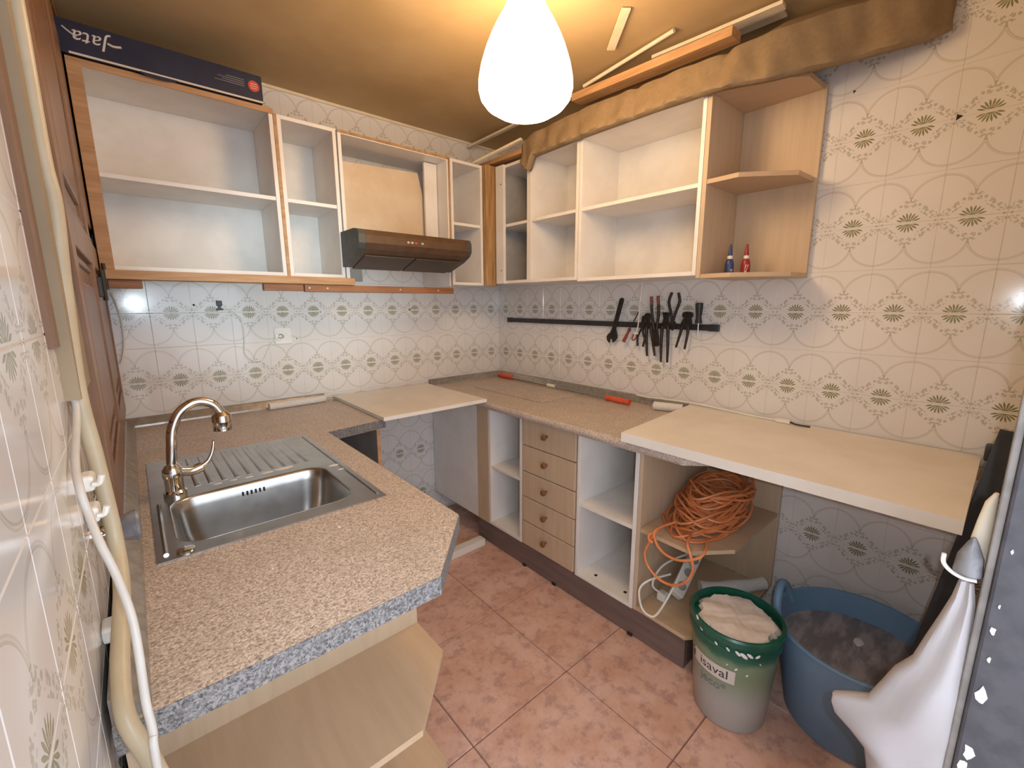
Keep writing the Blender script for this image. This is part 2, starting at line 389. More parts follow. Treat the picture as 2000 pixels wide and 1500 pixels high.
# ------------------------------------------------------------------ cabinet builders
TH = .016
def mapper(wall):
    if wall == 'back': return lambda a, d, z: (a, -d, z)
    return lambda a, d, z: (-d, -a, z)
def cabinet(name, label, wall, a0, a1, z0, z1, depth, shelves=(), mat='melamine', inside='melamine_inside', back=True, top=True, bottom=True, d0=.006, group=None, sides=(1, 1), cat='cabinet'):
    f = mapper(wall); lo, hi = min(a0, a1), max(a0, a1)
    t = thing(name, label, cat, f((lo+hi)/2, depth/2, z0), group)
    def pn(n, A, C, m=mat): return B().box(f(*A), f(*C), .0012).build(n, m, t)
    if sides[0]: pn('side_panel', (lo, d0, z0), (lo+TH, depth, z1))
    if sides[1]: pn('side_panel', (hi-TH, d0, z0), (hi, depth, z1))
    if bottom: pn('bottom_panel', (lo+TH, d0, z0), (hi-TH, depth, z0+TH))
    if top: pn('top_panel', (lo+TH, d0, z1-TH), (hi-TH, depth, z1))
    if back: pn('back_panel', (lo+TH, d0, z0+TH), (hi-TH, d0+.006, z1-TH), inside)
    for s in shelves: pn('shelf', (lo+TH, d0+.006, s-TH/2), (hi-TH, depth-.004, s+TH/2))
    return t
ZU0, ZU1, ZS = 1.515, 2.195, 1.855
c1 = cabinet('wall_cabinet', 'wide open white wall cabinet with blue box on top', 'back', -2.068, -1.462, ZU0+.015, ZU1+.016, .30, (ZS,), group='open upper cabinets')
B().box((-2.073, -.306, ZU0+.01), (-2.035, -.3005, ZU1+.015)).build('face_strip', 'orange_wood', c1)
B().box((-2.068, -.304, ZU1-.006), (-1.462, -.3005, ZU1+.0155)).build('face_strip', 'orange_wood', c1)
c2 = cabinet('wall_cabinet', 'narrow open white wall cabinet left of the cooker hood', 'back', -1.448, -1.203, ZU0+.015, ZU1, .30, (ZS,), group='open upper cabinets')
B().box((-1.4615, -.302, ZU0+.015), (-1.4485, -.28, ZU1)).build('filler_strip', 'orange_wood', c2)
# hood cabinet : open at the back, sloping boarding
hc = cabinet('wall_cabinet', 'doorless cabinet around the brown cooker hood', 'back', -1.196, -.592, ZU0-.01, ZU1, .30, (), back=False, bottom=False, group='open upper cabinets')
B().box((-1.196, -.303, ZU1-.012), (-.592, -.3005, ZU1)).build('face_strip', 'post_wood', hc)
B().box((-.6, -.3025, ZU0-.01), (-.592, -.3003, ZU1-.013)).build('face_strip', 'post_wood', hc)
B().prism([(-1.178, 2.105), (-.705, 2.125), (-.612, 1.76), (-1.178, 1.73)], lambda p: (p[0], -.14, p[1]), lambda p: (p[0], -.15, p[1])).build('cover_board', 'plywood', hc, label='stained cream board closing the cabinet above the hood')
B().box((-.69, -.20, 1.76), (-.612, -.185, 2.175)).build('upright_board', 'melamine', hc)
B().box((-1.178, -.012, 1.53), (-1.0, -.006, 1.60)).build('back_batten', 'grey_panel', hc)
c3 = cabinet('wall_cabinet', 'narrow open white wall cabinet right of the cooker hood', 'back', -.585, -.364, ZU0, ZU1, .30, (ZS,), group='open upper cabinets')
post = B().box((-.3625, -.33, ZU0-.003), (-.2785, -.30, ZU1+.003), .003).build('corner_post', 'post_wood', label='varnished pine post in the corner between the upper cabinets', cat='post')
# right wall uppers
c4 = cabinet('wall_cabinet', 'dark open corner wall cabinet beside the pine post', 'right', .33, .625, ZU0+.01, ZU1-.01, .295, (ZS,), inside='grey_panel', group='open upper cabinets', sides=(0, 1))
B().box((-.29, -.345, ZU0+.01), (-.006, -.332, ZU1-.01)).build('side_panel', 'grey_panel', c4)
B().box((-.315, -.432, ZU0+.01), (-.297, -.362, ZU1-.012), .001).build('front_panel', 'melamine', c4)
for z in (1.60, 2.08): B().lathe([(.004, 0), (.004, .001)], (-.3152, -.41, z), (-1, 0, 0), 8).build('screw_hole', 'hole_dark', c4)
c5 = cabinet('wall_cabinet', 'open white wall cabinet right of the dark corner cabinet', 'right', .632, .982, ZU0+.008, ZU1, .30, (ZS,), group='open upper cabinets')
c6 = cabinet('wall_cabinet', 'largest open white wall cabinet over the tool bar', 'right', .986, 1.598, ZU0, ZU1-.01, .30, (ZS,), group='open upper cabinets')
# rounded wooden end shelf unit (upper)
eu = thing('end_shelf_unit', 'open wooden end shelf unit holding two glue bottles', 'shelf unit', (-.15, -1.75, 1.505))
polyU = [(-.006, -1.606), (-.298, -1.606), (-.304, -1.735), (-.17, -1.895), (-.006, -1.902)]
B().box((-.30, -1.6165, 1.5045), (-.006, -1.5995, 2.185), .001).build('side_panel', 'tan', eu)
B().box((-.022, -1.902, 1.52), (-.006, -1.617, 2.185), .001).build('back_panel', 'tan', eu)
def inset(poly): return [(x, y if y < -1.61 else -1.6175) for x, y in poly]
B().zprism([(max(min(x, -.006), -.304), y) for x, y in inset(polyU)], 1.503, 1.519).build('bottom_shelf', 'tan_flat', eu)
pm = [(-.0225, -1.6175), (-.298, -1.6175), (-.304, -1.735), (-.17, -1.885), (-.0225, -1.892)]
B().zprism(pm, 1.852, 1.868).build('shelf', 'tan_flat', eu)
B().zprism(pm, 2.165, 2.183).build('top_shelf', 'tan_flat', eu)
# light rails and battens below the uppers
def batten(n, x0, x1, z0, z1, y0, y1, m, lab, cat='batten'): return B().box((x0, y0, z0), (x1, y1, z1), .002).build(n, m, label=lab, cat=cat)
batten('light_rail', -2.066, -1.172, 1.497, 1.5295, -.335, -.262, 'orange_wood', 'long light-brown rail under the two left wall cabinets')
t = thing('nailed_batten', 'red-brown batten with pale nail heads under the hood cabinet', 'batten', (-.98, -.31, 1.462))
B().box((-1.40, -.322, 1.463), (-.597, -.30, 1.4955), .002).build('batten_strip', 'red_wood', t)
for x in (-1.38, -1.30, -.93, -.70): B().lathe([(.004, 0), (.004, .002)], (x, -.322, 1.48), (0, -1, 0), 8).build('nail_head', 'ink_white', t)
batten('wood_offcut', -1.565, -1.405, 1.4665, 1.4955, -.32, -.295, 'red_wood', 'short brown offcut under the long rail, beside the nailed batten')
batten('wood_offcut', -2.063, -1.965, 1.466, 1.4955, -.32, -.295, 'red_wood', 'short dark red offcut at the far left below the rail')

# ------------------------------------------------------------------ cooker hood
hd = thing('cooker_hood', 'brown cooker hood with grease mesh and push buttons', 'cooker hood', (-.91, -.35, 1.575))
def hood_ring(x): return [(x, y, z) for y, z in ((-.26, 1.585), (-.30, 1.582), (-.44, 1.625), (-.495, 1.652), (-.512, 1.675), (-.512, 1.712), (-.50, 1.735), (-.46, 1.742), (-.26, 1.742))]
B().loft([hood_ring(-1.213), hood_ring(-1.18)]).build('end_cap', 'hood_side', hd)
B().loft([hood_ring(-1.1795), hood_ring(-.6255)]).build('hood_body', 'hood_brown', hd)
B().loft([hood_ring(-.625), hood_ring(-.603)]).build('end_cap', 'hood_side', hd)
B().box((-1.18, -.515, 1.676), (-.625, -.5125, 1.711), .001).build('front_panel', 'hood_brown', hd)
for x0, x1 in ((-1.165, -.912), (-.902, -.64)):
    B().prism([(x0, -.30), (x1, -.30), (x1, -.455), (x0, -.455)], lambda p: (p[0], p[1], 1.582-(p[1]+.30)*.307-.0005), lambda p: (p[0], p[1], 1.582-(p[1]+.30)*.307-.005)).build('grease_mesh', 'hood_mesh', hd)
for i, x in enumerate((-.975, -.955, -.935, -.90)): B().box((x-.006, -.519, 1.688), (x+.006, -.5152, 1.698), .0008).build('push_button', 'cream_plastic' if i != 2 else 'red_print', hd)
# ------------------------------------------------------------------ navy box on top of the first cabinet
bx = thing('cardboard_box', 'long navy cardboard box lying upside down on the wide cabinet', 'box', (-1.79, -.2, 2.2125))
B().box((-2.083, -.322, 2.2135), (-1.497, -.06, 2.312), .001).build('carton', 'navy', bx)
B().box((-2.06, -.3235, 2.2125), (-1.498, -.3222, 2.219)).build('pale_edge', 'ink_white', bx)
B().prism([(-1.83+.055*math.cos(t), 2.2135+.012*math.sin(t)) for t in [PI+k*PI/8 for k in range(9)]], lambda p: (p[0], -.3222, p[1]), lambda p: (p[0], -.3236, p[1])).build('carry_tab', 'navy', bx)
text('lettering', 'Jata', .062, lambda x, y: (-2.0-x, -.3228, 2.268-y), 'ink_white', bx, .25)
tube('lettering', [(-1.96, -.323, 2.272), (-1.945, -.323, 2.268), (-1.925, -.323, 2.272)], .0035, 'ink_white', bx, 6)
tube('lettering', [(-2.035, -.323, 2.268), (-2.05, -.323, 2.275), (-2.067, -.323, 2.288)], .0025, 'ink_white', bx, 6)
B().prism([(-1.527+.02*math.cos(k*PI/12), 2.268+.02*math.sin(k*PI/12)) for k in range(24)], lambda p: (p[0], -.3222, p[1]), lambda p: (p[0], -.323, p[1])).build('red_sticker', 'red_print', bx)
for k, wd in enumerate((.10, .075, .088, .06)): B().box((-1.56-wd, -.3226, 2.258+k*.0075), (-1.56, -.3222, 2.2605+k*.0075)).build('print_line', 'ink_grey', bx)
for k, wd in enumerate((.011, .013, .011)): B().box((-1.527-wd, -.3236, 2.259+k*.008), (-1.527+wd, -.3231, 2.261+k*.008)).build('print_line', 'ink_white', bx)

# ------------------------------------------------------------------ base run on the right
ZT, ZB = .886, .846
cb = cabinet('base_cabinet', 'corner base cabinet with blank white side facing the cooker gap', 'right', .012, .60, .15, ZB, .565, (), group='base cabinets right run')
B().box((-.582, -.605, .15), (-.5655, -.500, ZB), .001).build('corner_post', 'tan', cb)
B().box((-.581, -.4995, .15), (-.5655, -.013, ZB-.001), .001).build('front_panel', 'melamine', cb)
B().box((-.612, -.40, .82), (-.5815, -.36, ZB-.001), .002).build('support_block', 'post_wood', cb)
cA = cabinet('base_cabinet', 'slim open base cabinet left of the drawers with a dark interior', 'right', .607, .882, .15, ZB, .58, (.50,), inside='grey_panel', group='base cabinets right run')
dr = cabinet('drawer_unit', 'wooden unit of five drawers with round knobs', 'right', .886, 1.250, .15, ZB, .562, (), group='base cabinets right run')
zz = [.152, .285, .422, .560, .700, .843]
for k in range(5):
    d = B().box((-.582, -1.244, zz[k]+.002), (-.5635, -.888, zz[k+1]-.002), .004).build('drawer', 'tan', dr)
    B().lathe([(.007, 0), (.006, .010), (.013, .017), (.0155, .024), (.013, .031), (.005, .034)], (-.582, -1.066, (zz[k]+zz[k+1])/2+.01), (-1, 0, 0), 16).build('knob', 'knob_wood', d, True)
cB = cabinet('base_cabinet', 'open white base cabinet right of the drawers', 'right', 1.255, 1.566, .15, ZB, .58, (.508,), group='base cabinets right run')
for y, z in ((-1.34, .1665), (-1.50, .1665)): B().lathe([(.008, 0), (.008, .0008)], (-.53, y, z), (0, 0, 1), 12).build('screw_hole', 'hole_dark', cB)
el = thing('end_shelf_unit', 'wooden end shelf unit holding the orange cable coil', 'shelf unit', (-.3, -1.74, .15))
B().box((-.575, -1.5835, .15), (-.006, -1.5675, ZB), .001).build('side_panel', 'tan', el)
B().box((-.022, -1.905, .17), (-.006, -1.5845, ZB), .001).build('back_panel', 'tan', el)
pl = [(-.0225, -1.585), (-.575, -1.585), (-.58, -1.80), (-.45, -1.90), (-.0225, -1.90)]
B().zprism(pl, .504, .520).build('shelf', 'tan_flat', el)
B().zprism(pl, .152, .168).build('bottom_shelf', 'tan_flat', el)
pt = thing('plinth', 'brown plinth board along the foot of the right run', 'plinth', (-.53, -1.0, 0))
B().box((-.552, -1.79, .002), (-.535, -.46, .149), .002).build('plinth_board', 'plinth', pt)
B().box((-.5345, -1.79, .002), (-.35, -1.774, .149), .002).build('plinth_return', 'plinth', pt)
for y, z in ((-.88, .004), (-1.10, .004), (-1.55, .004)): B().box((-.562, y-.012, z-.002), (-.5525, y+.012, z+.008), .001).build('clip', 'black', pt)
# countertop right
ct = thing('countertop', 'brown granite laminate countertop along the right wall', 'countertop', (-.31, -.93, ZB))
B().zprism([(-.006, -.006), (-.615, -.006), (-.615, -1.76), (-.50, -1.875), (-.006, -1.875)], ZB, ZT).build('slab', 'granite', ct)
tube('rounded_edge', [(-.607, -.01, (ZT+ZB)/2), (-.607, -1.75, (ZT+ZB)/2)], .0205, 'granite', ct, 14, 0)
B().box((-.42, -.87, ZT+.0004), (-.08, -.26, ZT+.0035), .001).build('hob_cover_panel', 'granite', ct, label='cut-out piece laid back over the hob opening')
def lip(n, a, b, nrm, parent, m='lip', k=1.0):
    a, b, nrm = V(a), V(b), V(nrm)
    prof = [(0, 0), (.028, 0), (.026, .008), (.010, .034), (.003, .038), (0, .038)]
    return B().loft([[p+nrm*d*k+V((0, 0, hh)) for d, hh in prof] for p in (a, b)]).build(n, m, parent)
lip('upstand', (-.006, -.03, ZT), (-.006, -1.465, ZT), (-1, 0, 0), ct)
lip('upstand', (-.01, -.006, ZT), (-.60, -.006, ZT), (0, -1, 0), ct)

# ------------------------------------------------------------------ left countertop and base
cl = thing('countertop', 'pinkish granite laminate countertop with steel sink and clipped corner', 'countertop', (-1.78, -1.0, ZB))
outer = [(-2.094, -.006), (-1.185, -.006), (-1.185, -.615), (-1.455, -.652), (-1.452, -1.607), (-1.62, -1.792), (-2.094, -1.792)]
def rrect(x0, x1, y0, y1, r, n=6):
    P = []
    for cx, cy, a0 in ((x1-r, y1-r, 0), (x0+r, y1-r, PI/2), (x0+r, y0+r, PI), (x1-r, y0+r, 3*PI/2)):
        P += [(cx+r*math.cos(a0+k*PI/2/n), cy+r*math.sin(a0+k*PI/2/n)) for k in range(n+1)]
    return P
bowl = rrect(-1.998, -1.598, -1.335, -1.03, .06)
B().holed(outer, [rrect(-2.003, -1.593, -1.34, -1.025, .06)], ZB, ZT).build('slab', 'granite', cl)
for a, b in (((-1.455, -.652), (-1.452, -1.607)), ((-1.452, -1.607), (-1.62, -1.792)), ((-1.62, -1.792), (-2.094, -1.792)), ((-1.185, -.615), (-1.455, -.652))):
    a, b = V((*a, 0)), V((*b, 0)); dn = (b-a).normalized(); nn = V((-dn.y, dn.x, 0))
    if nn.dot(V((-1.75, -1.2, 0))-a) > 0: nn = -nn
    if a.y > -.64: nn = V((0, -1, 0))
    B().obox((a+b)/2+nn*.0008+V((0, 0, (ZT+ZB)/2)), dn*((b-a).length/2), nn*.0007, V((0, 0, .0198))).build('edge_band', 'granite_edge', cl)
lip('upstand', (-2.094, -.006, ZT), (-1.26, -.006, ZT), (0, -1, 0), cl)
lip('upstand', (-2.094, -.03, ZT), (-2.094, -1.785, ZT), (1, 0, 0), cl, 'lip', 1.4)
# sink
sk = thing('sink', 'stainless steel sink with ribbed drainboard', 'sink', (-1.785, -1.0, .70))
B().holed([(-2.034, -.632), (-1.54, -.632), (-1.54, -1.384), (-2.034, -1.384)], [bowl], ZT+.0005, ZT+.003).build('rim', 'steel', sk)
rings = []
for dz, ins in ((0.003, 0), (-.004, .004), (-.03, .010), (-.09, .018), (-.135, .032), (-.150, .065), (-.154, .11)):
    rings.append([V((x, y, ZT+dz)) for x, y in rrect(-1.998+ins, -1.598-ins, -1.335+ins, -1.03-ins, max(.06-ins*.3, .02))])
b_ = B().loft(rings, True, False); b_.bm.faces.new(b_.bm.verts[-28:])
bo = b_.build('bowl', 'steel', sk, True); bo.modifiers.new('thickness', 'SOLIDIFY').thickness = .0012
for i in range(10):
    x = -1.925+i*.0335
    B().loft([[V((x+dx_, y, ZT+.003+dz_*s)) for dx_, dz_ in ((-.0085, 0), (-.005, .0035), (.005, .0035), (.0085, 0))] for y, s in ((-.665, .1), (-.69, 1), (-.94+.0*i, 1), (-.965, .1))]).build('drain_rib', 'steel', sk, True)
tube('rim_bead', [(-1.555, -.66, ZT+.003), (-1.555, -1.36, ZT+.003)], .004, 'steel', sk, 8, 0)
tube('rim_bead', [(-2.018, -1.05, ZT+.003), (-2.018, -1.355, ZT+.003)], .005, 'steel', sk, 8, 0)
for k in range(6): B().box((-1.83+k*.011, -1.0415, ZT-.040), (-1.825+k*.011, -1.0385, ZT-.020)).build('overflow_slot', 'hole_dark', sk)
B().lathe([(.045, 0), (.043, .003), (.03, .004), (.006, .002)], (-1.80, -1.18, ZT-.153), (0, 0, 1), 24).build('drain', 'chrome', sk, True)
B().lathe([(.016, 0), (.017, .004), (.008, .007)], (-1.985, -1.36, ZT+.003), (0, 0, 1), 16).build('plug_button', 'chrome', sk, True)
for x, y, s in ((-1.75, -.985, .012), (-1.70, -.98, .018), (-1.80, -.99, .008), (-1.84, -.985, .007), (-1.57, -1.06, .012), (-1.565, -1.11, .007), (-1.88, -.985, .008)):
    B().lathe([(s, 0), (s*.8, .0012), (s*.2, .0015)], (x, y, ZT+.0032), (0, 0, 1), 9, sx=1.6, sy=.7).build('dried_splash', 'splash', sk)
# tap
tp = thing('tap', 'chrome gooseneck mixer tap with a curved lever', 'tap', (-1.978, -1.0, ZT+.003))
B().lathe([(.027, 0), (.027, .012), (.022, .018), (.0215, .05), (.024, .055), (.024, .075), (.017, .085), (.0145, .09)], (-1.978, -1.0, ZT+.003), n=24).build('tap_body', 'chrome', tp, True)
tube('spout', [(-1.978, -1.0, .975), (-1.972, -1.0, 1.03), (-1.965, -.998, 1.075), (-1.944, -.996, 1.118), (-1.906, -.994, 1.141), (-1.870, -.992, 1.131), (-1.852, -.99, 1.104), (-1.850, -.99, 1.09)], .0125, 'chrome', tp, 16, 8)
hd_ = B().lathe([(.0125, 0), (.018, -.005), (.024, -.011), (.0255, -.028), (.0235, -.031), (.0245, -.054), (.016, -.057)], (-1.850, -.99, 1.104), n=24).build('spray_head', 'chrome', tp, True)
tube('lever_body', [(-1.962, -1.0, .955), (-1.935, -.995, .948), (-1.912, -.992, .953)], .014, 'chrome', tp, 14)
tube('lever', [(-1.915, -.992, .953), (-1.895, -.988, .965), (-1.882, -.984, .99), (-1.876, -.982, 1.018)], lambda t: .0065-.003*t, 'chrome', tp, 10)
B().lathe([(.001, -.004), (.004, 0), (.001, .004)], (-1.876, -.982, 1.02), n=10).build('lever_knob', 'chrome', tp, True)
# base cabinets below the left top
sb = thing('base_cabinet', 'tan sink base cabinet under the left countertop', 'cabinet', (-1.78, -1.0, .0), 'base cabinets left run')
B().box((-2.08, -1.440, .1), (-1.494, -1.424, ZB-.001), .001).build('end_panel', 'tan', sb)
B().box((-1.51, -1.423, .15), (-1.494, -.66, ZB-.001), .001).build('front_panel', 'tan', sb)
B().box((-2.08, -1.423, .12), (-1.511, -.62, .136)).build('bottom_panel', 'melamine', sb)
B().box((-1.545, -1.42, .002), (-1.53, -.62, .1), .001).build('plinth_board', 'plinth', sb)
es = thing('end_shelf_unit', 'tan open end shelves under the clipped countertop corner nearest the camera', 'shelf unit', (-1.78, -1.58, .0))
pS = [(-2.08, -1.4405), (-1.494, -1.4405), (-1.494, -1.577), (-1.645, -1.737), (-2.08, -1.737)]
B().zprism(pS, .484, .50).build('shelf', 'tan_flat', es)
B().zprism(pS, .130, .146).build('bottom_shelf', 'tan_flat', es)
B().box((-2.092, -1.737, .1), (-2.0805, -1.4405, ZB-.001)).build('wall_panel', 'tan', es)
B().box((-1.545, -1.715, .002), (-1.56, -1.45, .129)).build('foot_board', 'plinth', es)
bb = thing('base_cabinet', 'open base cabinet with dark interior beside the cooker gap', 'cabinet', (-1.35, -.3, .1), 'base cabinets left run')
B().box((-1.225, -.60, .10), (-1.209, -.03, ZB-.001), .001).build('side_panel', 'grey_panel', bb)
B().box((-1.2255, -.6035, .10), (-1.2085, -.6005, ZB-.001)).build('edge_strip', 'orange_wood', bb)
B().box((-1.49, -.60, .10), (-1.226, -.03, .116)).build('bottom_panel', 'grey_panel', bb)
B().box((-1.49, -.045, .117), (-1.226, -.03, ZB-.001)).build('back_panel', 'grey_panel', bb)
# loose boards
B().box((-1.21, -.655, ZT+.0008), (-.625, -.025, ZT+.019), .0015).build('loose_board', 'board_white', label='white board bridging the gap where the cooker stood', cat='board')
B().prism([(-.656, -1.530), (-.012, -1.475), (-.012, -2.445), (-.656, -2.445)], lambda p: (p[0], p[1], ZT+.0005+.002), lambda p: (p[0], p[1], ZT+.037)).build('loose_board', 'board_white', label='long cream board laid over the end of the right countertop', cat='board')
B().box((-.03, -2.45, ZT-.04), (-.008, -1.92, ZT+.0015)).build('wall_batten', 'orange_wood', label='wooden batten on the tiled wall carrying the long cream board', cat='batten')
B().box((-1.15, -.575, .0005), (-.59, -.525, .042), .002).build('loose_board', 'board_white', label='white plinth offcut lying on the floor in the cooker gap', cat='board')

# ------------------------------------------------------------------ pendant lamp
lx, ly = -.99, -1.35
lp_ = thing('pendant_lamp', 'glowing white glass pendant lamp hanging from the ceiling', 'lamp', (lx, ly, 1.985))
prof = [(.002, 1.988), (.05, 1.991), (.092, 2.002), (.125, 2.022), (.141, 2.042), (.1475, 2.066), (.1465, 2.092), (.139, 2.13), (.124, 2.175), (.108, 2.212), (.087, 2.252), (.066, 2.285), (.053, 2.32), (.048, 2.36)]
B().lathe(prof, (lx, ly, 0), n=48).build('lamp_shade', 'lamp_glass', lp_, True)
B().lathe([(.048, 2.3605), (.046, 2.375), (.02, 2.385), (.02, 2.40), (.045, 2.405), (.05, 2.4195)], (lx, ly, 0), n=24).build('canopy', 'white_plastic', lp_, True)

# ------------------------------------------------------------------ brown cloth, planks and trims over the right cabinets
def lerp(a, b, t): return a+(b-a)*t
def interp(tab, y):
    for (y0, *a), (y1, *b) in zip(tab, tab[1:]):
        if y1 <= y <= y0:
            t = (y-y0)/(y1-y0); return [lerp(p, q, t) for p, q in zip(a, b)]
    return tab[-1][1:] if y < tab[-1][0] else tab[0][1:]
#      y      xfront zbottom ztop  xback  zback
CT = [(-.60, -.335, 2.14, 2.250, -.20, 2.27), (-.66, -.340, 2.10, 2.275, -.15, 2.29), (-.70, -.345, 2.160, 2.285, -.10, 2.30), (-1.0, -.350, 2.165, 2.30, -.02, 2.33), (-1.4, -.352, 2.162, 2.292, -.02, 2.33), (-1.66, -.350, 2.155, 2.285, -.015, 2.35), (-1.80, -.315, 2.145, 2.305, -.012, 2.408), (-1.92, -.225, 2.165, 2.33, -.010, 2.408), (-2.05, -.145, 2.185, 2.36, -.008, 2.408), (-2.17, -.085, 2.20, 2.37, -.008, 2.408), (-2.21, -.04, 2.23, 2.36, -.008, 2.40)]
rings = []
ys = [-.60-1.61*i/140 for i in range(141)]
for y in ys:
    xf, zb, zt, xb, zbk = interp(CT, y)
    fo = .010*math.sin(y*31+.6)+.006*math.sin(y*57+1.1)+.004*math.sin(y*13)
    crease = .018*math.exp(-((y+1.66)/.02)**2)+.014*math.exp(-((y+1.30)/.018)**2)+.016*math.exp(-((y+2.02)/.03)**2)
    prof_ = []
    for k in range(19):
        t = k/18
        if t < .16: x = lerp(xf+.03, xf-.002, math.sin(t/.16*PI/2)); z = zb+.010*(1-math.cos(t/.16*PI/2))
        elif t < .55: q = (t-.16)/.39; x = xf+.012*math.sin(q*PI)*1.0-.002+ (xb-xf)*.10*q*q; z = lerp(zb+.010, zt-.012, q)
        else: q = (t-.55)/.45; x = lerp(xf-.002+(xb-xf)*.10, xb, q); z = lerp(zt-.012, zbk, math.sin(q*PI/2)) 
        amp = math.sin(min(1, t/.2)*PI/2)*(1-.6*t)
        fo2 = .005*math.sin(y*43+t*6)+.003*math.sin(y*90-t*11)
        prof_.append(V((x+(fo*.5+fo2+crease)*amp, y, min(z+fo2*.6*amp-crease*.3*(t > .5), 2.41))))
    rings.append(prof_)
co = B().loft(rings, False, False).build('cloth_cover', 'cloth', None, True, label='brown canvas cloth bundled along the top of the right cabinets', cat='cloth')
sm = co.modifiers.new('thickness', 'SOLIDIFY'); sm.thickness = .004; sm.offset = 1
def bar(n, a, b, hw, hh, m, lab, cat, up=(0, 0, 1), bev=.001):
    a, b = V(a), V(b); d = (b-a).normalized(); s_ = d.cross(V(up)).normalized(); u_ = s_.cross(d)
    return B().obox((a+b)/2, d*((b-a).length/2), s_*hw, u_*hh, bev).build(n, m, label=lab, cat=cat)
bar('wood_plank', (-.292, -.95, 2.356), (-.289, -1.68, 2.334), .035, .016, 'plank_wood', 'orange-brown plank lying on the brown cloth', 'plank')
bar('wood_plank', (-.20, -1.02, 2.366), (-.18, -1.32, 2.368), .03, .010, 'plank_wood', 'short plank end behind the long orange-brown plank', 'plank')
bar('trim_strip', (-.25, -1.33, 2.400), (-.215, -1.80, 2.400), .022, .006, 'trim_white', 'long white trim strip above the orange-brown plank', 'trim strip')
bar('trim_strip', (-.17, -1.25, 2.4125), (-.14, -1.78, 2.4125), .022, .004, 'trim_white', 'second white trim strip tight under the ceiling', 'trim strip')
bar('trim_strip', (-.435, -1.25, 2.404), (-.585, -1.425, 2.412), .016, .004, 'trim_white', 'short flat white trim strip across the ceiling near the lamp', 'trim strip')
tube('plastic_rod', [(-.30, -1.0, 2.395), (-.352, -1.475, 2.408)], .008, 'trim_white', None, 10, 0, label='round white plastic rod sticking out under the ceiling', cat='rod')
bar('trim_strip', (-.405, -.27, 2.206), (-.325, -.60, 2.268), .010, .006, 'trim_white', 'white perforated strip over the corner of the upper cabinets', 'trim strip')
bar('trim_strip', (-.26, -.03, 2.385), (-.255, -.95, 2.398), .012, .006, 'trim_white', 'white cornice strip running back to the corner above the cloth', 'trim strip')
bar('wood_plank', (-.25, -.05, 2.23), (-.27, -.59, 2.215), .05, .012, 'plank_wood', 'small plank behind the white perforated strip in the corner', 'plank')

# ------------------------------------------------------------------ things on the countertops
rp = thing('extension_pole', 'grey telescopic pole with orange grips on the right countertop', 'pole', (-.1, -.65, ZT))
zp = ZT+.017
tube('rod', [(-.060, -.14, zp), (-.115, -1.10, zp)], .008, 'steel', rp, 12, 0)
tube('grip', [(-.052, -.06, zp), (-.055, -.10, zp), (-.062, -.22, zp)], lambda t: .016-.003*abs(t-.5), 'orange_grip', rp, 14)
tube('grip', [(-.113, -1.055, zp), (-.117, -1.13, zp), (-.121, -1.205, zp)], lambda t: .0145+.0015*math.cos(t*12), 'orange_grip', rp, 14)
tube('sleeve', [(-.085, -.58, zp), (-.089, -.65, zp)], .0105, 'white_plastic', rp, 12, 0)
r1 = thing('paint_roller', 'white fluffy roller sleeve by the corner of the cream board', 'paint roller', (-.075, -1.42, ZT))
tube('sleeve', [(-.104, -1.335, ZT+.021), (-.060, -1.462, ZT+.021)], .021, 'fluff', r1, 20, 0)
tube('core', [(-.106, -1.331, ZT+.021), (-.058, -1.466, ZT+.021)], .009, 'white_plastic', r1, 12, 0)
r2 = thing('paint_roller', 'long white roller sleeve on the back countertop behind the tap', 'paint roller', (-1.40, -.07, ZT))
tube('sleeve', [(-1.545, -.072, ZT+.018), (-1.27, -.056, ZT+.018)], .018, 'fluff', r2, 20, 0)
tube('wire_handle', [(-1.272, -.056, ZT+.018), (-1.235, -.055, ZT+.02), (-1.22, -.07, ZT+.012), (-1.235, -.09, ZT+.008)], .004, 'steel', r2, 8)
cw = thing('power_cable', 'white cable running along the wall behind the cream board', 'cable', (-.03, -1.5, ZT+.04))
tube('cable', [(-.036, -1.19, .928), (-.040, -1.26, .928), (-.040, -1.34, .932), (-.03, -1.50, .936), (-.028, -1.65, .929), (-.04, -1.80, .927), (-.045, -1.87, .930)], .0042, 'white_plastic', cw, 8)
B().box((-.058, -1.915, .9245), (-.036, -1.862, .939), .002).build('plug', 'white_plastic', cw)
tube('cable', [(-.047, -1.915, .931), (-.06, -1.94, .929), (-.05, -1.985, .927)], .0035, 'black', cw, 8)
for x, y, r_ in ((-1.70, -1.47, .006), (-1.86, -1.55, .004), (-1.565, -1.13, .006), (-1.66, -1.52, .003)):
    B().lathe([(r_, 0), (r_*.7, .0008), (r_*.1, .001)], (x, y, ZT+.0001), n=9, sx=.6, sy=1.3).build('paint_splash', 'splash', cl)

